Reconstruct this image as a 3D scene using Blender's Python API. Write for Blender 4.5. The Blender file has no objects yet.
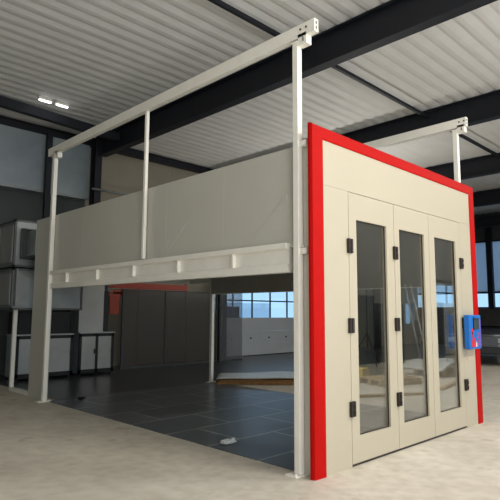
import bpy, bmesh, math, random
from mathutils import Vector, Matrix
random.seed(4)
S = bpy.context.scene
COL = S.collection

# ------------------------------------------------------------------ materials
def nt(name):
    m = bpy.data.materials.new(name); m.use_nodes = True
    t = m.node_tree; t.nodes.clear()
    out = t.nodes.new('ShaderNodeOutputMaterial')
    return m, t, out

def lin(c):
    return tuple(((v/255)/12.92 if v/255 <= .04045 else ((v/255+.055)/1.055)**2.4) for v in c) + (1,)

def mat(name, rgb, rough=.5, metal=0.0, var=.06, scale=6.0, bump=0.0, spec=.5, coat=0.0):
    m, t, out = nt(name)
    b = t.nodes.new('ShaderNodeBsdfPrincipled')
    c = lin(rgb)
    tc = t.nodes.new('ShaderNodeTexCoord')
    n = t.nodes.new('ShaderNodeTexNoise'); n.inputs['Scale'].default_value = scale; n.inputs['Detail'].default_value = 5
    t.links.new(tc.outputs['Object'], n.inputs['Vector'])
    r = t.nodes.new('ShaderNodeValToRGB')
    r.color_ramp.elements[0].position = .3; r.color_ramp.elements[1].position = .7
    r.color_ramp.elements[0].color = tuple(max(0, v*(1-var)) for v in c[:3]) + (1,)
    r.color_ramp.elements[1].color = tuple(min(1, v*(1+var)) for v in c[:3]) + (1,)
    t.links.new(n.outputs['Fac'], r.inputs['Fac']); t.links.new(r.outputs['Color'], b.inputs['Base Color'])
    b.inputs['Roughness'].default_value = rough; b.inputs['Metallic'].default_value = metal
    b.inputs['Specular IOR Level'].default_value = spec
    b.inputs['Coat Weight'].default_value = coat
    if bump:
        bp = t.nodes.new('ShaderNodeBump'); bp.inputs['Strength'].default_value = bump; bp.inputs['Distance'].default_value = .01
        t.links.new(n.outputs['Fac'], bp.inputs['Height']); t.links.new(bp.outputs['Normal'], b.inputs['Normal'])
    t.links.new(b.outputs[0], out.inputs[0])
    return m

def glass_mat(name, tint, base=.06, edge=.7, rough=.0):
    m, t, out = nt(name)
    tr = t.nodes.new('ShaderNodeBsdfTransparent'); tr.inputs[0].default_value = tuple(tint)+(1,)
    gl = t.nodes.new('ShaderNodeBsdfGlossy'); gl.inputs['Roughness'].default_value = rough; gl.inputs[0].default_value = (1, 1, 1, 1)
    lw = t.nodes.new('ShaderNodeLayerWeight'); lw.inputs['Blend'].default_value = .5
    p = t.nodes.new('ShaderNodeMath'); p.operation = 'POWER'; p.inputs[1].default_value = 3
    ml = t.nodes.new('ShaderNodeMath'); ml.operation = 'MULTIPLY_ADD'; ml.inputs[1].default_value = edge; ml.inputs[2].default_value = base
    t.links.new(lw.outputs['Facing'], p.inputs[0]); t.links.new(p.outputs[0], ml.inputs[0])
    mx = t.nodes.new('ShaderNodeMixShader')
    t.links.new(ml.outputs[0], mx.inputs[0]); t.links.new(tr.outputs[0], mx.inputs[1]); t.links.new(gl.outputs[0], mx.inputs[2])
    t.links.new(mx.outputs[0], out.inputs[0])
    return m

def film_mat(name, rgb, alpha):
    m, t, out = nt(name)
    b = t.nodes.new('ShaderNodeBsdfPrincipled'); b.inputs['Base Color'].default_value = lin(rgb); b.inputs['Roughness'].default_value = .35
    tr = t.nodes.new('ShaderNodeBsdfTransparent')
    mx = t.nodes.new('ShaderNodeMixShader'); mx.inputs[0].default_value = alpha
    t.links.new(tr.outputs[0], mx.inputs[1]); t.links.new(b.outputs[0], mx.inputs[2]); t.links.new(mx.outputs[0], out.inputs[0])
    return m

def poly_mat(name, rgb):
    m, t, out = nt(name)
    d = t.nodes.new('ShaderNodeBsdfDiffuse'); d.inputs[0].default_value = lin(rgb)
    tr = t.nodes.new('ShaderNodeBsdfTranslucent'); tr.inputs[0].default_value = lin(rgb)
    mx = t.nodes.new('ShaderNodeMixShader'); mx.inputs[0].default_value = .6
    t.links.new(d.outputs[0], mx.inputs[1]); t.links.new(tr.outputs[0], mx.inputs[2])
    tp = t.nodes.new('ShaderNodeBsdfTransparent'); m2 = t.nodes.new('ShaderNodeMixShader'); m2.inputs[0].default_value = .12
    t.links.new(mx.outputs[0], m2.inputs[1]); t.links.new(tp.outputs[0], m2.inputs[2]); t.links.new(m2.outputs[0], out.inputs[0])
    return m

def emit_mat(name, rgb, s):
    m, t, out = nt(name)
    e = t.nodes.new('ShaderNodeEmission'); e.inputs[0].default_value = rgb+(1,); e.inputs[1].default_value = s
    t.links.new(e.outputs[0], out.inputs[0]); return m

def concrete_mat():
    m, t, out = nt('worn_concrete')
    b = t.nodes.new('ShaderNodeBsdfPrincipled')
    tc = t.nodes.new('ShaderNodeTexCoord')
    n1 = t.nodes.new('ShaderNodeTexNoise'); n1.inputs['Scale'].default_value = .9; n1.inputs['Detail'].default_value = 8; n1.inputs['Roughness'].default_value = .65
    n2 = t.nodes.new('ShaderNodeTexNoise'); n2.inputs['Scale'].default_value = 7; n2.inputs['Detail'].default_value = 6
    n3 = t.nodes.new('ShaderNodeTexNoise'); n3.inputs['Scale'].default_value = 2.6; n3.inputs['Detail'].default_value = 3
    for n in (n1, n2, n3): t.links.new(tc.outputs['Object'], n.inputs['Vector'])
    r = t.nodes.new('ShaderNodeValToRGB')
    r.color_ramp.elements[0].position = .32; r.color_ramp.elements[0].color = lin((190, 180, 164))
    r.color_ramp.elements[1].position = .68; r.color_ramp.elements[1].color = lin((214, 206, 191))
    t.links.new(n1.outputs['Fac'], r.inputs['Fac'])
    r2 = t.nodes.new('ShaderNodeValToRGB')
    r2.color_ramp.elements[0].position = .3; r2.color_ramp.elements[0].color = (.86, .85, .83, 1)
    r2.color_ramp.elements[1].position = .6; r2.color_ramp.elements[1].color = (1, 1, 1, 1)
    t.links.new(n2.outputs['Fac'], r2.inputs['Fac'])
    r3 = t.nodes.new('ShaderNodeValToRGB')
    r3.color_ramp.elements[0].position = .27; r3.color_ramp.elements[0].color = (.72, .68, .62, 1)
    r3.color_ramp.elements[1].position = .36; r3.color_ramp.elements[1].color = (1, 1, 1, 1)
    t.links.new(n3.outputs['Fac'], r3.inputs['Fac'])
    a = t.nodes.new('ShaderNodeMixRGB'); a.blend_type = 'MULTIPLY'; a.inputs[0].default_value = 1
    c = t.nodes.new('ShaderNodeMixRGB'); c.blend_type = 'MULTIPLY'; c.inputs[0].default_value = 1
    t.links.new(r.outputs[0], a.inputs[1]); t.links.new(r2.outputs[0], a.inputs[2])
    t.links.new(a.outputs[0], c.inputs[1]); t.links.new(r3.outputs[0], c.inputs[2])
    t.links.new(c.outputs[0], b.inputs['Base Color'])
    b.inputs['Roughness'].default_value = .55
    bp = t.nodes.new('ShaderNodeBump'); bp.inputs['Strength'].default_value = .12; bp.inputs['Distance'].default_value = .01
    t.links.new(n2.outputs['Fac'], bp.inputs['Height']); t.links.new(bp.outputs[0], b.inputs['Normal'])
    t.links.new(b.outputs[0], out.inputs[0]); return m

def plate_mat():
    m, t, out = nt('dark_floor_plates')
    b = t.nodes.new('ShaderNodeBsdfPrincipled')
    tc = t.nodes.new('ShaderNodeTexCoord')
    br = t.nodes.new('ShaderNodeTexBrick')
    br.inputs['Scale'].default_value = 1.0; br.inputs['Brick Width'].default_value = 1.25; br.inputs['Row Height'].default_value = .85
    br.inputs['Mortar Size'].default_value = .022; br.inputs['Mortar Smooth'].default_value = .3
    br.inputs['Color1'].default_value = lin((80, 87, 93)); br.inputs['Color2'].default_value = lin((92, 99, 104)); br.inputs['Mortar'].default_value = lin((146, 150, 150))
    t.links.new(tc.outputs['Object'], br.inputs['Vector'])
    n = t.nodes.new('ShaderNodeTexNoise'); n.inputs['Scale'].default_value = 3; n.inputs['Detail'].default_value = 6
    t.links.new(tc.outputs['Object'], n.inputs['Vector'])
    r = t.nodes.new('ShaderNodeValToRGB'); r.color_ramp.elements[0].position = .35; r.color_ramp.elements[1].position = .7
    r.color_ramp.elements[0].color = (.75, .75, .75, 1); r.color_ramp.elements[1].color = (1.15, 1.15, 1.15, 1)
    t.links.new(n.outputs['Fac'], r.inputs[0])
    a = t.nodes.new('ShaderNodeMixRGB'); a.blend_type = 'MULTIPLY'; a.inputs[0].default_value = 1
    t.links.new(br.outputs['Color'], a.inputs[1]); t.links.new(r.outputs[0], a.inputs[2]); t.links.new(a.outputs[0], b.inputs['Base Color'])
    rr = t.nodes.new('ShaderNodeMapRange'); rr.inputs['To Min'].default_value = .22; rr.inputs['To Max'].default_value = .42
    t.links.new(n.outputs['Fac'], rr.inputs['Value']); t.links.new(rr.outputs[0], b.inputs['Roughness'])
    t.links.new(b.outputs[0], out.inputs[0]); return m

M = {}
M['concrete'] = concrete_mat(); M['plates'] = plate_mat()
M['dark_floor'] = mat('dark_floor_paint', (62, 66, 70), .3, var=.2, scale=1.5)
M['duct_black'] = mat('dark_green_collar', (40, 48, 46), .5, var=.2)
M['frame_grey'] = mat('grey_frame_profile', (92, 96, 94), .45, metal=.3)
M['cream'] = mat('cream_painted_panel', (184, 173, 150), .45, var=.012, scale=2)
M['red'] = mat('red_gloss_paint', (178, 10, 5), .55, var=.03, spec=.1)
M['white'] = mat('white_painted_steel', (238, 234, 222), .38, var=.03)
M['panel'] = mat('pale_grey_wall_panel', (194, 192, 180), .42, var=.02, scale=1.5)
M['panel_in'] = mat('grey_inner_face', (146, 140, 128), .6, var=.05)  # darker grey; puts shade into the right inner face
M['roof'] = mat('corrugated_roof_sheet', (222, 220, 214), .6, var=.04, scale=2)
M['steel'] = mat('blue_black_steel', (17, 20, 29), .6, var=.15)
M['black'] = mat('black_plastic', (16, 16, 17), .45, var=.1)
M['hinge'] = mat('dark_bronze_hinge', (50, 42, 38), .4, metal=.4, var=.1)
M['chrome'] = mat('chrome_pin', (200, 198, 190), .25, metal=1, var=.03)
M['galv'] = mat('galvanised_sheet', (150, 154, 153), .42, metal=.75, var=.12, scale=3)
M['galv_dull'] = mat('dull_galvanised_sheet', (150, 160, 164), .45, metal=.35, var=.1, scale=2)
M['silver'] = mat('silver_cabinet_panel', (176, 176, 172), .38, metal=.6, var=.08, scale=2)
M['wall_beige'] = mat('beige_sandwich_panel', (150, 142, 124), .6, var=.04, scale=2)
M['wall_dark'] = mat('dark_green_grey_wall', (64, 70, 68), .6, var=.1, scale=2)
M['wall_grey'] = mat('grey_sandwich_panel', (150, 150, 146), .55, var=.04, scale=2)
M['door_grey'] = mat('grey_sectional_door', (190, 193, 194), .5, var=.03, scale=2)
M['orange'] = mat('orange_rack_paint', (158, 54, 24), .45, var=.08)
M['rack_blue'] = mat('blue_rack_paint', (40, 52, 96), .45, var=.08)
M['blue'] = mat('blue_enclosure', (18, 104, 186), .4, var=.04)
M['sign_red'] = mat('red_print', (206, 44, 58), .5, var=.05)
M['violet'] = mat('violet_print', (120, 88, 176), .5, var=.05)
M['sign_white'] = mat('white_print', (232, 230, 226), .5, var=.02)
M['screen'] = mat('grey_display', (62, 74, 72), .2, var=.1)
M['tan'] = mat('tan_adhesive_plate', (196, 176, 150), .5, var=.05)
M['card'] = mat('brown_cardboard', (150, 108, 62), .8, var=.2, scale=10)
M['film_white'] = mat('crumpled_white_film', (206, 208, 204), .35, var=.1, bump=.4)
M['wood'] = mat('pale_timber', (170, 140, 98), .7, var=.15, scale=10)
M['yellow'] = mat('yellow_plastic', (214, 178, 40), .5, var=.06)
M['glass'] = glass_mat('door_glass', (.86, .88, .86), base=.09, edge=.95)
M['clear'] = glass_mat('window_glass', (.93, .96, .97), base=.03, edge=.3)
M['van_glass'] = glass_mat('tinted_vehicle_glass', (.1, .12, .14), base=.05, edge=.5)
M['film_grey'] = film_mat('grey_dust_film', (84, 80, 75), .58)
M['film_clear'] = film_mat('clear_dust_film', (110, 112, 116), .45)
M['poly'] = poly_mat('translucent_sheet', (200, 206, 214))
M['lamp'] = emit_mat('lit_tube', (.9, .95, 1), 6.0)
M['van_dark'] = mat('black_vehicle_paint', (22, 25, 32), .25, var=.08, coat=.6)
M['van_white'] = mat('pale_blue_vehicle_paint', (226, 236, 244), .3, var=.04, coat=.5)
M['rubber'] = mat('tyre_rubber', (20, 20, 20), .8, var=.1)
M['yard'] = mat('grey_yard_paving', (222, 226, 230), .8, var=.1)

# ------------------------------------------------------------------ mesh helpers
class MB:
    def __init__(s): s.b = bmesh.new()
    def box(s, x0, x1, y0, y1, z0, z1, bev=0.0):
        t = bmesh.new()
        v = [t.verts.new((x, y, z)) for x in (x0, x1) for y in (y0, y1) for z in (z0, z1)]
        for f in ((0, 1, 3, 2), (4, 6, 7, 5), (0, 4, 5, 1), (2, 3, 7, 6), (0, 2, 6, 4), (1, 5, 7, 3)):
            t.faces.new([v[i] for i in f])
        bmesh.ops.recalc_face_normals(t, faces=t.faces)
        if bev: bmesh.ops.bevel(t, geom=t.edges[:], offset=bev, segments=2, affect='EDGES', profile=.5)
        s._add(t); return s
    def _add(s, t, mtx=None):
        if mtx is not None: t.transform(mtx)
        me = bpy.data.meshes.new('tmp'); t.to_mesh(me); t.free(); s.b.from_mesh(me); bpy.data.meshes.remove(me)
    def prism(s, pts, axis, a, b):
        # pts: 2-D outline; axis x -> (y,z), y -> (x,z), z -> (x,y)
        t = bmesh.new()
        def P(p, q):
            return {'x': (q, p[0], p[1]), 'y': (p[0], q, p[1]), 'z': (p[0], p[1], q)}[axis]
        A = [t.verts.new(P(p, a)) for p in pts]; B = [t.verts.new(P(p, b)) for p in pts]
        n = len(pts); t.faces.new(A); t.faces.new(B)
        for i in range(n): t.faces.new((A[i], A[(i+1) % n], B[(i+1) % n], B[i]))
        bmesh.ops.recalc_face_normals(t, faces=t.faces)
        s._add(t); return s
    def tube(s, p, q, r, n=12, r2=None):
        p, q = Vector(p), Vector(q); d = q-p
        t = bmesh.new()
        bmesh.ops.create_cone(t, cap_ends=True, segments=n, radius1=r, radius2=r if r2 is None else r2, depth=d.length)
        mtx = Matrix.Translation((p+q)/2) @ d.to_track_quat('Z', 'Y').to_matrix().to_4x4()
        s._add(t, mtx); return s
    def path(s, pts, r, n=8):
        for a, b in zip(pts[:-1], pts[1:]): s.tube(a, b, r, n)
        return s
    def frame(s, x0, x1, z0, z1, a0, a1, c0, c1, y0, y1):
        # slab in x-z with one rectangular hole, thickness y0..y1, no seams
        t = bmesh.new(); V = {}
        for k, y in enumerate((y0, y1)):
            for i, (x, z) in enumerate(((x0, z0), (x1, z0), (x1, z1), (x0, z1), (a0, c0), (a1, c0), (a1, c1), (a0, c1))):
                V[k, i] = t.verts.new((x, y, z))
        for k in (0, 1):
            for i in range(4):
                j = (i+1) % 4; t.faces.new((V[k, i], V[k, j], V[k, 4+j], V[k, 4+i]))
        for i in range(4):
            j = (i+1) % 4
            t.faces.new((V[0, i], V[0, j], V[1, j], V[1, i])); t.faces.new((V[0, 4+i], V[0, 4+j], V[1, 4+j], V[1, 4+i]))
        bmesh.ops.recalc_face_normals(t, faces=t.faces)
        s._add(t); return s
    def xform(s, mtx): s.b.transform(mtx); return s
    def build(s, name, m, parent=None, smooth=False, origin=None):
        me = bpy.data.meshes.new(name)
        if parent is not None:
            loc = Vector((0, 0, 0)); q = parent
            while q is not None: loc += q.location; q = q.parent
            if parent.rotation_euler.z == 0: s.b.transform(Matrix.Translation(-loc))
        elif origin is not None:
            s.b.transform(Matrix.Translation(-Vector(origin)))
        s.b.to_mesh(me); s.b.free()
        if smooth:
            for p in me.polygons: p.use_smooth = True
        o = bpy.data.objects.new(name, me); COL.objects.link(o); me.materials.append(m)
        if parent is not None: o.parent = parent
        elif origin is not None: o.location = origin
        return o

def tag(o, label, cat, group=None, kind=None):
    o['label'] = label; o['category'] = cat
    if group: o['group'] = group
    if kind: o['kind'] = kind
    return o
def thing(name, loc, label, cat, group=None, rz=0.0):
    o = bpy.data.objects.new(name, None); COL.objects.link(o); o.location = loc; o.rotation_euler = (0, 0, rz)
    o.empty_display_size = .1
    return tag(o, label, cat, group)
def struct(o, label=None):
    o['kind'] = 'structure'
    if label: o['label'] = label
    return o
def copy_tree(o, parent=None):
    c = o.copy(); COL.objects.link(c)
    if parent is not None: c.parent = parent
    for ch in list(o.children): copy_tree(ch, c)
    return c
def ibeam(h, w, tf, tw, z0=0.0):
    return [(-w/2, z0), (w/2, z0), (w/2, z0+tf), (tw/2, z0+tf), (tw/2, z0+h-tf), (w/2, z0+h-tf), (w/2, z0+h), (-w/2, z0+h), (-w/2, z0+h-tf), (-tw/2, z0+h-tf), (-tw/2, z0+tf), (-w/2, z0+tf)]

# ------------------------------------------------------------------ hall shell
XL, XR, YF, YB, ZR = -7.5, 22.9, -6.0, 10.95, 6.66
struct(MB().box(XL-.3, XR+.3, YF-.3, YB+.3, -.25, 0).build('floor', M['concrete']), 'worn warm grey concrete hall floor with stains')
struct(MB().box(.11, 4.02, .36, 6.2, .0, .008).build('trim_1', M['plates']), 'dark glossy floor plates with pale seams inside the booth')
struct(MB().box(.30, XR, 6.22, YB, 0, .006).build('trim_3', M['dark_floor']), 'dark painted floor zone behind the booth')
# corrugated roof, ribs along X
def roof():
    b = bmesh.new(); pitch = .31; y = YF-.3; pts = []
    while y < YB+.3:
        pts += [(y, ZR), (y+.10, ZR), (y+.115, ZR+.026), (y+.17, ZR+.026)]; y += pitch
    lo = []; 
    for X in (XL-.3, XR+.3): lo.append([b.verts.new((X, p[0], p[1])) for p in pts])
    hi = [[b.verts.new((X, p[0], ZR+.2)) for p in (pts[0], pts[-1])] for X in (XL-.3, XR+.3)]
    for i in range(len(pts)-1): b.faces.new((lo[0][i], lo[1][i], lo[1][i+1], lo[0][i+1]))
    b.faces.new((hi[0][0], hi[0][1], hi[1][1], hi[1][0]))
    bmesh.ops.recalc_face_normals(b, faces=b.faces)
    o = MB(); o.b.free(); o.b = b
    return struct(o.build('ceiling', M['roof']), 'light grey corrugated metal roof deck')
roof()

# back wall (beyond the booth): beige on the right of the column, dark on the left, doorway for the sectional door
DX0, DX1, DZ = 8.1, 13.1, 3.2
w = MB().box(XL, 3.1, YB, YB+.2, 0, ZR); o = struct(w.build('wall_back', M['wall_dark']), 'dark green grey wall behind the air handling ducts')
w = MB().box(3.1, DX0, YB, YB+.2, 0, ZR+.1).box(DX0, DX1, YB, YB+.2, DZ, ZR+.1).box(DX1, XR, YB, YB+.2, 0, ZR+.1)
for x in (4.22, 5.2, 6.2, 7.2): w.box(x-.012, x+.012, YB-.006, YB, 0, ZR)
struct(w.build('wall_back_right', M['wall_beige']), 'beige sandwich panel wall behind the booth')
# sectional door with a band of windows
def sectional(name, x0, n, pw, y0, y1, z_lo, z_mid, z_hi, top, label, dots_y=None):
    d = MB(); x1 = x0+n*pw
    z = 0
    for a, c in ((0.03, .46), (.465, .92), (.925, z_lo)):
        d.box(x0, x1, y0, y1, a, c)
    d.box(x0, x1, y0, y1, z_hi, top)
    root = struct(d.build(name, M['door_grey']), label)
    f = MB()
    for i in range(n+1):
        x = x0+i*pw; f.box(x-.014, x+.014, y0-.004, y1, z_lo, z_hi)
    f.box(x0, x1, y0-.004, y1, z_mid-.024, z_mid+.024)
    f.build('window_frame', M['steel'], root)
    for i in range(n):
        MB().box(x0+i*pw+.014, x0+(i+1)*pw-.014, (y0+y1)/2-.01, (y0+y1)/2+.01, z_lo, z_hi).build('window_pane', M['clear'], root)
    s = MB().box(x0, x1, y0-.01, y1, 0, .03); s.build('rubber_seal', M['black'], root)
    if dots_y is not None:
        for i in range(n):
            x = x0+i*pw+pw*.9
            MB().tube((x, y0-.03, .66), (x, y0, .66), .03, 10).build('bolt', M['steel'], root)
    return root
sectional('door_1', DX0, 5, 1.0, 10.98, 11.04, 1.42, 2.06, 2.72, 3.2, 'grey sectional door with a band of windows in the back wall', dots_y=1)
struct(MB().box(DX0-.13, DX0, YB-.05, YB, 0, DZ+.12).box(DX1, DX1+.13, YB-.05, YB, 0, DZ+.12).box(DX0-.13, DX1+.13, YB-.05, YB, DZ, DZ+.12).build('trim_2', M['black']), 'black door track around the back sectional door')

# right end wall with windows and translucent panels
w = MB().box(XR, XR+.2, YF, YB, 0, 1.95).box(XR, XR+.2, YF, YB, 5.28, ZR+.1)
struct(w.build('wall_right', M['wall_dark']), 'dark low wall under the windows at the far end of the hall')
wd = struct(MB().box(XR+.05, XR+.09, YF, YB, 1.95, 2.62).build('window_1', M['clear']), 'window band in the far end wall')
MB().box(XR+.02, XR+.12, YF, YB, 2.62, 2.72).box(XR, XR+.1, YF, YB, 5.2, 5.28).build('window_frame', M['steel'], wd)
struct(MB().box(XR+.04, XR+.10, YF, YB, 2.72, 5.2).build('window_2', M['poly']), 'translucent wall sheets above the far end windows')
for y in (-4.1, -.6, 2.4, 6.95):
    o = MB().prism([(a+XR-.16, b+y) for a, b in ibeam(.26, .22, .03, .03, -.13)], 'z', 0, 5.9)
    tag(o.build('wall_column', M['steel'], origin=(XR-.16, y, 0)), {-4.1: 'dark end wall column nearest the front wall', -.6: 'second dark end wall column from the front wall', 2.4: 'dark end wall column behind the parked car', 6.95: 'dark steel column between far windows, just right of the red jamb'}[y], 'column', 'far end wall columns')

# left wall
struct(MB().box(XL-.2, XL, YF, YB, 0, ZR+.1).build('wall_left', M['wall_grey']), 'grey sandwich panel side wall')
# front wall behind the camera: two open gateways, a windowed door, a slit window
G = [(-6.9, -1.2), (.3, 7.2)]; GH = 4.8
w = MB()
w.box(XL, G[0][0], YF-.2, YF, 0, ZR+.1).box(G[0][1], G[1][0], YF-.2, YF, 0, ZR+.1)
w.box(G[0][0], G[0][1], YF-.2, YF, GH, ZR+.1).box(G[1][0], G[1][1], YF-.2, YF, GH, ZR+.1)
w.box(G[1][1], 12.75, YF-.2, YF, 0, ZR+.1).box(12.75, 13.4, YF-.2, YF, 0, 1.25).box(12.75, 13.4, YF-.2, YF, 1.95, ZR+.1)
w.box(13.4, 14.2, YF-.2, YF, 0, ZR+.1).box(14.2, 19.2, YF-.2, YF, 2.9, ZR+.1).box(19.2, XR, YF-.2, YF, 0, ZR+.1)
struct(w.build('wall_front', M['wall_grey']), 'grey front wall with the entrance gates')
struct(MB().box(12.75, 13.4, YF-.12, YF-.1, 1.25, 1.95).build('window_3', M['clear']), 'narrow slit window in the front wall')
sectional('door_2', 14.2, 5, 1.0, -6.14, -6.08, 2.02, 2.42, 2.72, 2.9, 'grey sectional door with windows in the front wall')
struct(MB().box(-70, 70, -60, YF-.3, -.3, -.02).box(-70, 70, YB+.3, 70, -.3, -.02).box(XR+.3, 70, YF-.3, YB+.3, -.3, -.02).build('ground', M['yard']), 'grey paved yard outside')

# ------------------------------------------------------------------ roof steel
names = {3.2: 'dark steel roof rafter nearest the camera, crossing above the white rail', 8.0: 'dark steel roof rafter, second from the camera, above the right rail',
         12.9: 'dark steel roof rafter, third from the camera, seen over the red corner', 17.8: 'dark steel roof rafter, fourth from the camera, small beside the red corner'}
for x, l in names.items():
    m = MB().prism([(a+x, b) for a, b in ibeam(.60, .22, .03, .03, 6.05)], 'y', YF, 10.2)
    tag(m.build('roof_rafter', M['steel'], origin=(x, 2, 6.05)), l, 'beam', 'roof rafters')
m = MB().prism([(a+22.3, b) for a, b in ibeam(.5, .22, .03, .03, 5.9)], 'y', YF, YB-.3)
tag(m.build('roof_rafter', M['steel'], origin=(22.3, 2, 5.9)), 'dark steel rafter closing the far right end wall', 'beam', 'roof rafters')
for x in (3.10, 8.0, 12.9, 17.8):
    m = MB().prism([(a, b) for a, b in ibeam(.3, .2, .02, .016, 0)], 'z', 0, 6.64)
    m.xform(Matrix.Translation((x, 10.22, 0)))
    l = 'dark steel column standing at the back wall beside the upper ducts' if x < 4 else 'dark steel column standing at the back wall behind the booth'
    tag(m.build('steel_column', M['steel'], origin=(x, 10.37, 0)), l, 'column', None if x < 4 else 'hidden back wall columns')
m = MB().box(1.63, 1.77, 10.3, 10.42, 0, 6.4)
tag(m.build('wind_post', M['steel'], origin=(1.7, 10.36, 0)), 'slim dark steel post crossing in front of the upper ducts', 'column')
# eave beam, inclined beam, bracing tubes
m = MB().prism([(a+10.66, b) for a, b in ibeam(.22, .16, .02, .02, 6.42)], 'x', XL, XR)
tag(m.build('eave_beam', M['steel'], origin=(3, 10.66, 6.42)), 'thin dark eave beam along the top of the back wall', 'beam')
m = MB().prism([(-1.6, 6.42), (3.1, 6.24), (3.1, 6.46), (-1.6, 6.65)], 'y', 9.12, 9.28)
tag(m.build('tie_beam', M['steel'], origin=(1, 9.2, 6.3)), 'dark tie beam under the roof at upper left, in front of the eave', 'beam')
for a, b in ((-7.4, 3.18), (3.22, 7.98), (8.02, 12.88), (12.92, 17.78)):
    l = {-7.4: 'dark bracing tube under the roof left of the nearest rafter', 3.22: 'dark bracing tube under the roof between the first and second rafters',
         8.02: 'dark bracing tube under the roof between the second and third rafters', 12.92: 'dark bracing tube under the roof beyond the third rafter'}[a]
    m = MB().box(a, b, 2.62, 2.69, 6.47, 6.54)
    tag(m.build('bracing_tube', M['steel'], origin=((a+b)/2, 2.65, 6.5)), l, 'tube', 'roof bracing tubes')
for x0, l in ((.68, 'left of two short lit strip lamps under the roof'), (1.10, 'right of two short lit strip lamps under the roof')):
    r = thing('strip_lamp', (x0+.16, 8.72, 6.66), l, 'lamp', 'strip lamps')
    MB().box(x0, x0+.32, 8.69, 8.75, 6.60, 6.66).build('housing', M['white'], r)
    MB().box(x0+.02, x0+.30, 8.70, 8.74, 6.57, 6.60).build('diffuser', M['lamp'], r)
m = MB().tube((2.9, 10.16, 5.05), (7.9, 10.16, 5.05), .035)
tag(m.build('wall_pipe', M['galv'], origin=(5, 10.16, 5.05), smooth=True), 'light grey pipe running along the back wall from the dark column', 'pipe')

# ------------------------------------------------------------------ booth front
H, W = 3.58, 4.03
bf = thing('spray_booth', (W/2, 0, 0), 'large pale spray booth with red framed front and three glazed door leaves', 'spray booth')
def jamb(xa, xb, flip):
    # moulded red jamb with a chamfered outer edge
    pts = [(xa, .045), (xa, .02), (xa+.012, -.006), (xb-.012, -.014), (xb, -.006), (xb, .045)] if not flip else [(xa, .045), (xa, -.006), (xa+.012, -.014), (xb-.02, -.006), (xb, .02), (xb, .045)]
    t = bmesh.new(); A = []; B = []
    for (x, y) in pts:
        zt = H-(x-0.0)*.79 if not flip else H-(W-x)*.79
        A.append(t.verts.new((x, y, 0))); B.append(t.verts.new((x, y, max(zt, H-.15))))
    n = len(pts); t.faces.new(A); t.faces.new(B)
    for i in range(n): t.faces.new((A[i], A[(i+1) % n], B[(i+1) % n], B[i]))
    bmesh.ops.recalc_face_normals(t, faces=t.faces)
    m = MB(); m._add(t); return m
jamb(0, .19, False).build('frame_jamb', M['red'], bf)
jamb(W-.19, W, True).build('frame_jamb', M['red'], bf)
t = bmesh.new()
prof = [(.045, H), (.02, H), (-.006, H-.02), (-.014, H-.138), (-.006, H-.15), (.045, H-.15)]
A = [t.verts.new(((H-z)/.79+.002, y, z)) for y, z in prof]; B = [t.verts.new((W-(H-z)/.79-.002, y, z)) for y, z in prof]
t.faces.new(A); t.faces.new(B)
for i in range(6): t.faces.new((A[i], A[(i+1) % 6], B[(i+1) % 6], B[i]))
bmesh.ops.recalc_face_normals(t, faces=t.faces)
m = MB(); m._add(t); m.build('frame_header', M['red'], bf)
# fixed panel around the door opening
m = MB().box(.19, .64, 0, .06, 0, 2.945).box(3.462, W-.19, 0, .06, 0, 2.945).box(.19, W-.19, 0, .06, 2.947, H-.15)
m.build('fixed_panel', M['cream'], bf)
MB().box(.64, 3.462, .01, .05, 0, .022).build('threshold', M['hinge'], bf)
leaves = [(.646, 1.597, .79, 1.425), (1.605, 2.497, 1.725, 2.365), (2.505, 3.456, 2.66, 3.31)]
hx = {0: [.643], 1: [1.601], 2: [3.459]}
def hinge(x, z, leaf):
    h = MB().box(x-.042, x-.004, -.034, -.001, z-.08, z+.08, .006).box(x+.004, x+.042, -.034, -.001, z-.08, z+.08, .006).box(x-.025, x+.025, -.024, -.002, z-.06, z+.06)
    h.tube((x+.006, -.034, z-.055), (x+.006, -.034, z-.012), .016).tube((x+.006, -.034, z+.016), (x+.006, -.034, z+.055), .016)
    return h.build('hinge', M['hinge'], leaf)
for i, (a, b, wa, wb) in enumerate(leaves):
    lf = MB().frame(a, b, .028, 2.94, wa, wb, .30, 2.645, -.001, .055).build('door_leaf', M['cream'], bf)
    MB().box(wa, wb, .034, .05, .30, 2.645).build('window_pane', M['glass'], lf)
    MB().frame(wa, wb, .30, 2.645, wa+.007, wb-.007, .307, 2.638, .022, .034).build('glazing_bead', M['hinge'], lf)
    for x in hx[i]:
        for z in (.595, 1.47, 2.335): hinge(x, z, lf)
MB().box(3.55, 3.80, -.006, 0, .93, 1.09).build('mounting_plate', M['tan'], bf)['label'] = 'pale tan adhesive plate under the blue box'
# return panel that closes the corner behind the red jamb
MB().box(.09, .13, .06, .30, 0, 2.3).build('corner_return', M['panel'], bf)

cb = thing('control_box', (3.78, -.05, 1.09), 'blue control box with grey display and red print, on the right red jamb', 'control box')
m = MB().box(3.56, 3.96, -.14, -.062, 1.10, 1.585, .008); m.build('housing', M['blue'], cb)
MB().box(3.70, 3.9, -.062, -.02, 1.2, 1.5).build('wall_bracket', M['black'], cb)
MB().box(3.71, 3.87, -.152, -.139, 1.38, 1.54, .004).build('display', M['screen'], cb)
MB().box(3.72, 3.86, -.156, -.151, 1.52, 1.535).box(3.69, 3.715, -.15, -.139, 1.37, 1.55).build('display_surround', M['black'], cb)
m = MB().tube((3.655, -.143, 1.355), (3.655, -.139, 1.355), .042, 16); m.box(3.635, 3.675, -.143, -.139, 1.27, 1.34); m.build('print', M['sign_red'], cb)['label'] = 'red round mark'
m = MB().prism([(3.62, 1.13), (3.76, 1.13), (3.76, 1.2), (3.73, 1.26), (3.66, 1.27), (3.62, 1.2)], 'y', -.143, -.139); m.build('print', M['sign_red'], cb)['label'] = 'large red mark'
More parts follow.
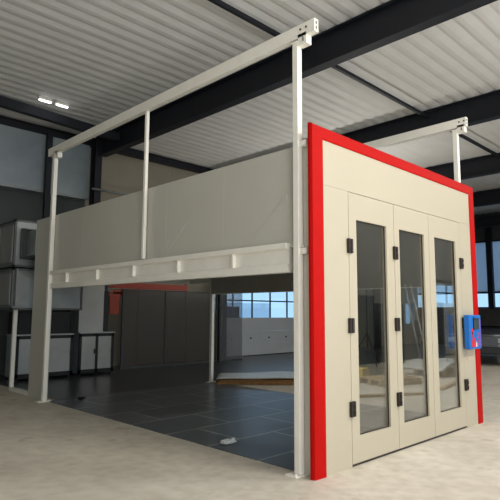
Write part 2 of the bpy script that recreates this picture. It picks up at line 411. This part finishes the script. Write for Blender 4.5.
MB().prism([(3.76, 1.13), (3.80, 1.13), (3.79, 1.2), (3.765, 1.2)], 'y', -.144, -.139).build('print', M['sign_white'], cb)['label'] = 'white mark'
for k in range(9): MB().box(3.895, 3.95, -.143, -.139, 1.13+k*.045, 1.16+k*.045).build('print', M['violet'], cb)['label'] = 'small violet mark'
for k in range(4): MB().box(3.83, 3.865, -.143, -.139, 1.15+k*.05, 1.175+k*.05).build('print', M['sign_red'], cb)['label'] = 'small red mark'

cb.location += Vector((-.165, .02, 0))

# ------------------------------------------------------------------ booth shell
YE = 7.0
bs = bf
for xa, xb in ((.09, .15), (3.9, 3.96)):
    s = MB().box(xa, xb, .102, YE, 2.3, 3.40)
    if xa < 1:
        for y in (1.45, 2.65, 3.85, 5.05): s.box(xa-.0015, xa, y-.004, y+.004, 2.36, 3.39)
    s.build('side_panel', M['panel'], bs)
    if xa > 1: MB().box(3.885, 3.899, .11, 6.12, 2.04, 3.28).build('inner_shade_sheet', M['panel_in'], bs)  # darker sheet added where the inner face only lies in shade
MB().box(.15, 3.9, YE-.06, YE, 2.3, 3.40).build('end_panel', M['panel'], bs)
c = MB().box(.15, 3.9, .102, YE-.06, 3.34, 3.40)
for k in range(28): c.box(.16, 3.89, .22+k*.24, .26+k*.24, 3.29, 3.34)
c.build('inner_ceiling', M['panel_in'], bs)
for xa, sgn in ((.09, 1), (3.96, -1)):
    # lower edge beam: ledge, recessed web, bottom band
    p = [(0, 2.345), (-.075, 2.345), (-.075, 2.285), (-.02, 2.27), (-.02, 2.13), (-.05, 2.12), (-.05, 2.03), (.05, 2.03), (.05, 2.345)]
    pts = [(xa+sgn*a, z) for a, z in p]
    e = MB().prism(pts, 'y', .37, 6.14).build('edge_beam', M['white'], bs)
    for y in (1.21, 2.28, 3.36, 4.43, 5.5) if xa < 1 else (1.21, 2.28, 3.36, 4.43, 5.5):
        t = MB()
        xs = sorted((xa-sgn*.07, xa-sgn*.02))
        t.box(xs[0], xs[1], y-.01, y+.012, 2.122, 2.284)
        t.build('bracket', M['white'], e)
# far column panel under the cabin
MB().box(.09, .15, 6.28, YE, 0.0, 2.3).build('column_panel', M['panel'], bs)
# raised triangles, tilted to imitate diagonal light and shade on the outer face
def light_wedge(a, b, c, ra, rb, rc):
    # flat triangular plate, each corner standing off the sheet by its own height
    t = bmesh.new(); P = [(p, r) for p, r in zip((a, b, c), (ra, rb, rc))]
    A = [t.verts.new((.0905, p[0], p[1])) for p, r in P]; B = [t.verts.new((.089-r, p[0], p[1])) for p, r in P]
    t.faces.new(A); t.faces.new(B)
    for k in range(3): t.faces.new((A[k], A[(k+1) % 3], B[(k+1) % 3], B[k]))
    bmesh.ops.recalc_face_normals(t, faces=t.faces); m = MB(); m._add(t); m.build('light_pattern_wedge', M['panel'], bs)
light_wedge((.41, 2.88), (1.07, 2.355), (.38, 2.36), .014, .002, .002); light_wedge((2.05, 2.88), (2.80, 2.36), (2.68, 2.36), .002, .006, .002)

# posts and rails
def post(name, x, y, z0, z1, wx, label, foot=True, cap=True, side=1):
    r = thing(name, (x, y, z0), label, 'post')
    MB().box(x-wx/2, x+wx/2, y-wx/2, y+wx/2, z0+(.012 if foot else 0), z1, .006).build('shaft', M['white'], r)
    if foot:
        f = MB().box(x-.12, x+.12, y-.06, y+.09, z0, z0+.012)
        f.tube((x-.09, y-.03, z0+.012), (x-.09, y-.03, z0+.03), .014).tube((x+.09, y-.03, z0+.012), (x+.09, y-.03, z0+.03), .014)
        f.build('foot_plate', M['white'], r)
    if cap:
        b = MB().box(x-.035, x+.055, y-.16, y-wx/2, z1-.06, z1+.07, .004).box(x-.05, x+.05, y-wx/2, y+wx/2+.01, z1-.012, z1+.0)
        b.build('clamp_block', M['white'], r)
        c = MB().box(x-.042, x-.035, y-.13, y-.11, z1-.03, z1+.02); c.build('bolt_plate', M['chrome'], r)
    return r
post('support_post', .045, .22, 0, 4.54, .075, 'white steel post at the near corner behind the left red jamb')
post('support_post', .045, 6.19, 0, 4.54, .075, 'white steel post at the far left end of the booth, standing on the floor')
post('support_post', 3.985, .22, 0, 4.54, .075, 'white steel post rising behind the right end of the red header')
post('support_post', 3.985, 6.19, 0, 4.54, .075, 'white steel post at the far inner corner, seen through the opening')
post('hanger_post', .045, 3.12, 2.36, 4.565, .05, 'slim white hanger post midway between edge beam and rail', foot=False, cap=False)
post('stub_post', .15, 8.0, 0, 1.64, .075, 'short slim white post under the air handling unit at far left', foot=False, cap=False)
m = MB().box(.11, .19, 7.02, 7.96, 0, .07); tag(m.build('floor_rail', M['white'], origin=(.15, 7.5, 0)), 'white rail on the floor between far post and short post', 'rail')
for x, l in ((.045, 'long white overhead rail on the near side, above the posts'), (3.985, 'white overhead rail on the right side, behind the red header')):
    r = thing('overhead_rail', (x, 3.2, 4.57), l, 'rail', 'overhead rails')
    y0, y1 = (-.05 if x < 1 else .03), 6.45
    m = MB().box(x-.035, x+.035, y0, y1, 4.57, 4.585).box(x-.035, x-.025, y0, y1, 4.585, 4.70).box(x-.035, x+.035, y0, y1, 4.70, 4.715).box(x+.025, x+.035, y0, y1, 4.585, 4.70)
    m.build('channel', M['white'], r)
    m = MB().box(x-.024, x+.024, y0+.004, y0+.012, 4.585, 4.70); m.build('end_cap', M['white'], r)
    m = MB().box(x-.005, x+.005, y0-.002, y0+.004, 4.655, 4.69).box(x-.005, x+.005, y0-.002, y0+.004, 4.60, 4.635); m.build('slot', M['black'], r)
    for y in (.06, .14): MB().tube((x-.042, y, 4.655), (x-.035, y, 4.655), .012).build('bolt', M['hinge'], r)
for x, sx in ((.045, 'near'), (3.985, 'right')):
    for z in (2.24, 3.39):
        a = MB().box(x-.02, x+.03, .09, .183, z-.03, z+.03)
        if z < 3 and x < 1:
            a.tube((x-.03, .135, z+.05), (x-.02, .135, z+.05), .01)
        a.tube((x-.026, .14, z), (x-.02, .14, z), .012)
        tag(a.build('tie_bracket', M['white'], origin=(x, .135, z)), f"short white {'upper' if z > 3 else 'lower'} bracket tying the {sx} corner post to the red frame", 'bracket')

# ------------------------------------------------------------------ air handling unit, ducts, cabinets
ah = thing('air_handling_unit', (.6, 8.4, 1.64), 'stacked grey air handling unit behind the far end of the booth', 'air handling unit')
def module(z0, z1):
    b = MB().box(-.12, 1.36, 7.52, 9.1, z0+.02, z1-.02).build('casing', M['galv'], ah)
    f = MB()
    for x in (-.14, 1.34):
        for y in (7.50, 9.08): f.box(x, x+.04, y, y+.04, z0, z1)
    for z in (z0, z1-.04):
        f.box(-.14, 1.38, 7.50, 7.54, z, z+.04).box(-.14, 1.38, 9.08, 9.12, z, z+.04).box(-.14, -.10, 7.5, 9.12, z, z+.04)
    f.build('profile_frame', M['frame_grey'], ah)
    for y in (7.62, 8.34): MB().box(-.128, -.12, y, y+.64, z0+.1, z1-.1, .003).build('access_panel', M['silver'], ah)
module(2.5, 3.46); module(1.64, 2.47)
MB().box(-.02, .5, 7.43, 7.50, 2.66, 3.28, .01).build('flexible_collar', M['duct_black'], ah)
MB().box(.08, .45, 7.0, 7.43, 2.72, 3.22).build('transition_duct', M['galv'], ah)
m = MB().prism([(-.10, 2.46), (.2, 2.2), (.2, 1.72), (-.10, 1.72)], 'y', 7.38, 7.5); m.build('lower_hood', M['galv'], ah)

md = thing('main_duct', (1.6, 10.7, 4.82), 'large grey sheet metal duct high on the back wall at upper left', 'duct')
for a, b in ((.42, 1.68), (1.70, 2.98)):
    MB().box(a, b, 10.56, 10.94, 4.82, 6.4).build('duct_section', M['galv_dull'], md)
MB().box(.40, 3.0, 10.54, 10.56, 4.80, 4.86).box(.40, .46, 10.54, 10.56, 4.86, 6.4).build('flange', M['galv'], md)
vd = thing('vertical_duct', (2.6, 9.5, 1.09), 'silver vertical duct standing on the right silver cabinet', 'duct')
MB().box(2.24, 2.92, 9.32, 9.8, 1.09, 2.45).build('duct_section', M['silver'], vd)
MB().box(2.20, 2.96, 9.29, 9.83, 2.36, 2.42).build('flange', M['galv_dull'], vd)
MB().box(2.921, 3.12, 9.4, 9.75, 1.09, 2.16).build('flexible_collar', M['black'], vd)
def cabinet(x0, n, pw, h, label):
    r = thing('filter_cabinet', (x0+n*pw/2, 9.6, 0), label, 'cabinet', 'silver cabinets with black frames')
    x1 = x0+n*pw
    MB().box(x0+.01, x1-.01, 9.32, 9.9, .07, h-.02).build('body', M['galv_dull'], r)
    f = MB()
    for i in range(n+1):
        x = min(max(x0+i*pw, x0+.035), x1-.035); f.box(x-.035, x+.035, 9.285, 9.325, .06, h-.03)
    f.box(x0, x1, 9.285, 9.325, .06, .16).box(x0, x1, 9.285, 9.325, h-.11, h-.03); f.build('black_frame', M['black'], r)
    for i in range(n):
        d = MB().box(x0+i*pw+.03, x0+(i+1)*pw-.03, 9.30, 9.318, .15, h-.1, .004).build('door', M['silver'], r)
        MB().box(x0+(i+1)*pw-.075, x0+(i+1)*pw-.05, 9.275, 9.30, h*.5, h*.5+.12).build('handle', M['black'], d)
    MB().box(x0-.01, x1+.01, 9.27, 9.92, h-.03, h).build('top', M['silver'], r)
    for x in (x0+.06, x1-.06):
        for y in (9.36, 9.84): MB().tube((x, y, 0), (x, y, .07), .03).build('foot', M['black'], r)
cabinet(.70, 2, .70, 1.07, 'silver double cabinet with black frame, left, under the black box')
cabinet(2.26, 2, .49, 1.09, 'silver double cabinet with black frame, right, carrying the vertical duct')
r = thing('fan_box', (1.45, 9.5, 1.07), 'black box under the air unit, on top of the left silver cabinet', 'box')
MB().box(.72, 2.08, 9.36, 9.88, 1.07, 1.6).build('casing', M['black'], r)
for x in (.72, 1.38, 2.04): MB().box(x, x+.04, 9.34, 9.36, 1.09, 1.58).build('rib', M['steel'], r)

# ------------------------------------------------------------------ back wall partition, rack
dp = thing('dust_curtain', (5.7, 10.0, 0), 'translucent grey film partition along the back wall, seen through the opening', 'partition')
for a, b in ((3.92, 5.36), (5.40, 7.42)):
    MB().box(a, b, 9.995, 10.005, .05, 2.24).build('film_sheet', M['film_grey'], dp)
MB().box(7.60, 8.62, 9.995, 10.005, .05, 2.75).build('film_sheet', M['film_clear'], dp)['label'] = 'clearer film sheet'
f = MB().box(3.88, 7.46, 9.97, 10.03, 2.24, 2.265).box(5.36, 5.40, 9.97, 10.03, 0, 2.24).box(3.88, 3.92, 9.97, 10.03, 0, 2.24).box(7.42, 7.46, 9.97, 10.03, 0, 2.24).box(3.92, 7.42, 9.98, 10.02, 0, .05)
f.box(7.56, 7.60, 9.97, 10.03, 0, 2.75).box(7.60, 8.62, 9.98, 10.02, 0, .05)
f.build('batten', M['wall_dark'], dp)
rk = thing('pallet_rack', (4.8, 10.08, 0), 'orange rack frame veiled by the grey film partition', 'rack')
for x in (3.42, 4.46, 6.22):
    MB().box(x-.03, x+.03, 10.06, 10.10, 0, 2.5).build('upright', M['rack_blue'] if x < 3.5 else M['orange'], rk)
MB().box(3.47, 6.17, 10.035, 10.06, 2.28, 2.45).build('load_beam', M['orange'], rk)
MB().box(3.47, 3.95, 10.03, 10.06, 2.05, 2.17).build('load_beam', M['orange'], rk)
MB().box(3.5, 3.8, 10.03, 10.06, 1.55, 2.05).build('load_sign', M['orange'], rk)
MB().box(3.6, 4.5, 10.03, 10.05, 2.12, 2.23).build('orange_board', M['orange'], rk)

# ------------------------------------------------------------------ loose things on the floor
rot = math.radians(-44.6)
ps = thing('sheet_stack', (5.16, 5.06, 0), 'low stack of brown cardboard with white film on top, beyond the opening', 'stack', rz=rot)
def wavy(L, D, z, amp, th):
    b = bmesh.new(); nx, ny = 36, 12; g = [[], []]
    for k in (0, 1):
        for i in range(nx+1):
            row = []
            for j in range(ny+1):
                x = (i/nx-.5)*L; y = (j/ny-.5)*D
                e = math.sin(math.pi*i/nx)**.4
                h = z+e*amp*(.5+.3*math.sin(3.1*x+1)+.25*math.sin(5*y+2*x))
                row.append(b.verts.new((x, y, h-(th if k else 0))))
            g[k].append(row)
    for k in (0, 1):
        for i in range(nx):
            for j in range(ny): b.faces.new((g[k][i][j], g[k][i+1][j], g[k][i+1][j+1], g[k][i][j+1]))
    for i in range(nx):
        for j in (0, ny): b.faces.new((g[0][i][j], g[0][i+1][j], g[1][i+1][j], g[1][i][j]))
    for j in range(ny):
        for i in (0, nx): b.faces.new((g[0][i][j], g[0][i][j+1], g[1][i][j+1], g[1][i][j]))
    bmesh.ops.recalc_face_normals(b, faces=b.faces); m = MB(); m.b.free(); m.b = b; return m
c = MB()
for k in range(4): c.box(-1.5+.03*k, 1.5-.02*k, -.42+.01*k, .5, .01+k*.026, .034+k*.026)
c.build('cardboard_sheet', M['card'], ps)
wavy(2.96, .98, .15, .06, .03).build('film_cover', M['film_white'], ps, smooth=True)
def crumple(name, loc, r, h, label, m):
    b = bmesh.new(); bmesh.ops.create_icosphere(b, subdivisions=3, radius=1)
    rnd = random.Random(hash(name) % 100 if False else int(loc[0]*100))
    for v in b.verts:
        s = .7+.5*rnd.random(); v.co = Vector((v.co.x*r*s, v.co.y*r*.6*s, (v.co.z*.5+.5)*h*s))
        v.co.z = max(v.co.z, 0)
    o = MB(); o.b.free(); o.b = b; o.xform(Matrix.Translation(loc))
    tag(o.build(name, m, origin=loc), label, 'scrap')
crumple('film_scrap', (.36, 1.62, .008), .12, .06, 'small crumpled white film scrap on the dark floor edge', M['film_white'])
crumple('rag', (.62, 5.9, .008), .07, .05, 'small black scrap on the dark floor beside the far post', M['black'])
cp = [(11.2+.9*i/10, .72+.28*math.sin(i/10*2.6), .012) for i in range(11)]

# ------------------------------------------------------------------ vehicles
def van(name, loc, rz, paint, label, L=5.2, Wd=2.0, Hh=1.8):
    r = thing(name, loc, label, 'car' if 'car' in name else 'van', rz=rz)
    side = [(-L/2, .35), (L/2-.15, .35), (L/2, .55), (L/2-.02, .95), (L/2-.85, 1.18), (L/2-1.55, Hh-.08), (L/2-1.9, Hh), (-L/2+.1, Hh), (-L/2, Hh-.15)]
    b = MB().prism(side, 'y', -Wd/2, Wd/2)
    bmesh.ops.bevel(b.b, geom=b.b.edges[:], offset=.05, segments=2, affect='EDGES')
    b.build('body', M[paint], r)
    for s in (-1, 1):
        y0, y1 = sorted((s*(Wd/2-.005), s*(Wd/2+.006)))
        MB().prism([(L/2-1.75, 1.25), (L/2-1.0, 1.25), (L/2-1.5, Hh-.25), (L/2-1.75, Hh-.25)], 'y', y0, y1).build('side_window', M['van_glass'], r)
        MB().box(L/2-2.9, L/2-1.9, y0, y1, 1.25, Hh-.25).build('side_window', M['van_glass'], r)
        MB().box(L/2-.03, L/2+.01, s*.72-.16, s*.72+.16, .72, .86).build('headlamp', M['galv'], r)
        for x in (L/2-.95, -L/2+.9):
            w_ = MB().tube((x, s*(Wd/2-.2), .34), (x, s*(Wd/2+.02), .34), .34, 28).build('wheel', M['rubber'], r, smooth=False)
            MB().tube((x, s*(Wd/2+.0), .34), (x, s*(Wd/2+.03), .34), .2, 20).build('wheel_rim', M['silver'], w_)
    MB().prism([(L/2-.86, 1.2), (L/2-.82, 1.22), (L/2-1.5, Hh-.06), (L/2-1.56, Hh-.1)], 'y', -Wd/2+.15, Wd/2-.15).build('windscreen', M['van_glass'], r)
    MB().box(L/2-.06, L/2+.06, -Wd/2+.05, Wd/2-.05, .36, .6, .03).build('bumper', M['black'], r)
    return r
# parked inside the hall at far right, and outside the back door
van('parked_car', (15.1, 4.55, 0), math.radians(202), 'van_dark', 'dark tall car parked at the far right behind the red jamb')
van('parked_van', (21.5, 24.5, -.02), math.radians(150), 'van_white', 'pale van parked outside the back door windows', Hh=2.3)
tag(MB().path(cp, .014).build('white_cable', M['sign_white'], origin=(11.6, .8, 0)), 'short white cable on the floor in front of the dark car', 'cable')

# ------------------------------------------------------------------ clutter in the front of the hall, mirrored in the door glass
def pallet(loc, rz, label):
    r = thing('pallet', loc, label, 'pallet', rz=rz)
    for i in range(7): MB().box(-.6+i*.18, -.6+i*.18+.11, -.4, .4, .122, .144).build('deck_board', M['wood'], r)
    for y in (-.36, 0, .36): MB().box(-.6, .59, y-.05, y+.05, 0, .122).build('bearer', M['wood'], r)
pallet((6.9, -3.2, 0), .3, 'timber pallet on the front floor, mirrored in the door glass')
pallet((9.6, -3.4, 0), -.2, 'second timber pallet with film, mirrored in the door glass')
f = wavy(1.6, 1.2, .20, .22, .05); f.xform(Matrix.Translation((9.6, -3.4, 0.0))); tag(f.build('film_heap', M['film_white'], origin=(9.6, -3.4, .144), smooth=True), 'crumpled white film heaped on a pallet, mirrored in the glass', 'film')
r = thing('step_ladder', (11.6, -4.9, 0), 'leaning ladder mirrored in the middle door glass', 'ladder')
for s in (-.2, .2): MB().tube((11.3+s, -4.6, 0.03), (12.6+s, -5.8, 2.6), .03).build('ladder_rail', M['silver'], r)
for k in range(8):
    u = (k+.6)/8.5; MB().tube((11.1+1.3*u, -4.6-1.2*u, 2.6*u), (11.5+1.3*u, -4.6-1.2*u, 2.6*u), .018).build('rung', M['silver'], r)
r = thing('work_bench', (9.2, -5.4, 0), 'dark work bench by the front wall, mirrored in the glass', 'bench')
MB().box(7.6, 11.0, -5.9, -5.2, .82, .88).build('bench_top', M['wood'], r)
for x in (7.7, 9.3, 10.9):
    for y in (-5.8, -5.3): MB().box(x-.04, x+.04, y-.04, y+.04, 0, .82).build('leg', M['steel'], r)
for x0, x1, h, l in ((7.7, 8.7, 2.1, 'left'), (9.4, 10.3, 1.9, 'middle'), (13.75, 14.2, 2.0, 'right')):
    tag(MB().box(x0, x1, -5.98 if x0 > 11 else -5.18, -5.3 if x0 > 11 else -4.7, 0, h, .02).build('tool_locker', M['wall_dark'], origin=((x0+x1)/2, -5, 0)), f'dark tool locker, {l} of three by the front wall', 'locker', 'tool lockers')
r = thing('waste_bin', (7.6, -3.9, 0), 'black bin mirrored low in the left door glass', 'bin')
MB().tube((7.6, -3.9, 0), (7.6, -3.9, .62), .26, 20, .32).build('tub', M['black'], r); MB().tube((7.6, -3.9, .62), (7.6, -3.9, .68), .34, 20).build('lid', M['black'], r)
tag(MB().box(6.7, 7.0, -4.1, -3.8, 0, .3, .01).build('crate', M['yellow'], origin=(6.85, -3.95, 0)), 'yellow crate mirrored low in the left door glass', 'crate')
for i, (x, y, a) in enumerate(((5.2, -2.2, .5), (7.8, -2.1, -.2), (9.5, -1.5, .4), (11.9, -2.6, .2))):
    b = MB().box(-1.1, 1.1, -.05, .05, 0, .05); b.xform(Matrix.Translation((x, y, 0)) @ Matrix.Rotation(a, 4, 'Z'))
    tag(b.build('timber_batten', M['wood'], origin=(x, y, 0)), ('timber batten nearest the white posts on the front floor', 'timber batten beside the film pallet, mirrored low in left glass', 'timber batten closest to the booth, mirrored low in middle glass', 'timber batten nearest the ladder, mirrored in right glass')[i], 'batten', 'timber battens')

# ------------------------------------------------------------------ light
wd = bpy.data.worlds.new('World'); S.world = wd; wd.use_nodes = True
bg = wd.node_tree.nodes['Background']; bg.inputs[0].default_value = (.44, .70, 1.0, 1); bg.inputs[1].default_value = 1.2
def area(name, loc, rot, sx, sy, power, col):
    l = bpy.data.lights.new(name, 'AREA'); l.shape = 'RECTANGLE'; l.size = sx; l.size_y = sy; l.energy = power; l.color = col
    o = bpy.data.objects.new(name, l); COL.objects.link(o); o.location = loc; o.rotation_euler = rot
    return o
warm = (1, .965, .91)
area('gate_daylight', (-4.05, YF-.12, 2.5), (math.radians(125), 0, 0), 5.5, 4.4, 360, warm)
area('gate_daylight', (3.75, YF-.12, 2.5), (math.radians(148), 0, 0), 6.7, 4.4, 190, warm)
for x, y, p in ((1.0, -5.2, 330), (5.6, -5.2, 170), (10.4, -3.4, 120), (15.2, -3.4, 120)):  # unseen strip lamps added to brighten the front floor from above
    r = thing('added_hall_lamp', (x, y, 6.52), 'added unseen white strip lamp under the roof in front of the booth', 'lamp', 'added hall strip lamps')
    MB().box(x-1.1, x+1.1, y-.14, y+.14, 6.50, 6.655).build('housing', M['white'], r)
    MB().box(x-1.08, x+1.08, y-.12, y+.12, 6.47, 6.50).build('diffuser', M['lamp'], r)
    area('added_hall_light', (x, y, 6.45), (0, 0, 0), 2.2, .25, p, warm)

r = thing('added_floodlight', (10.2, 6.0, 0), 'added hidden floodlight on a black tripod behind the booth, brightening the roof', 'floodlight')  # lamp added out of sight behind the booth to brighten the ceiling
MB().tube((10.2, 6, .5), (10.2, 6, 2.8), .02).build('mast', M['black'], r)
for k in range(3):
    a = k*2.094; MB().tube((10.2, 6, 1.0), (10.2+.6*math.cos(a), 6+.6*math.sin(a), .01), .015).build('leg', M['black'], r)
MB().box(10.0, 10.4, 5.8, 6.2, 2.78, 2.86, .01).build('lamp_head', M['black'], r)
MB().box(10.03, 10.37, 5.83, 6.17, 2.86, 2.868).build('diffuser', M['lamp'], r)
area('roof_fill_beam', (10.2, 6.0, 2.9), (0, math.radians(180-22), 0), .35, .35, 125, warm)

# ------------------------------------------------------------------ camera
f, yaw, pitch, roll, cx, cy = 529.468, .778452, .118248, .004857, -4.176545, -3.342892
F = Vector((math.sin(yaw)*math.cos(pitch), math.cos(yaw)*math.cos(pitch), math.sin(pitch)))
R = Vector((math.cos(yaw), -math.sin(yaw), 0)); U = R.cross(F)
R2 = R*math.cos(roll)+U*math.sin(roll); U2 = U*math.cos(roll)-R*math.sin(roll)
cam = bpy.data.cameras.new('Camera'); cam.sensor_width = 36; cam.lens = f/500*36; cam.clip_end = 300
co = bpy.data.objects.new('Camera', cam); COL.objects.link(co)
mw = Matrix((R2, U2, -F)).transposed().to_4x4(); mw.translation = (cx, cy, 1.6); co.matrix_world = mw
S.camera = co
S.view_settings.view_transform = 'Standard'; S.view_settings.look = 'None'; S.view_settings.gamma = 1; S.view_settings.use_curve_mapping = False
S.view_settings.exposure = 0.12
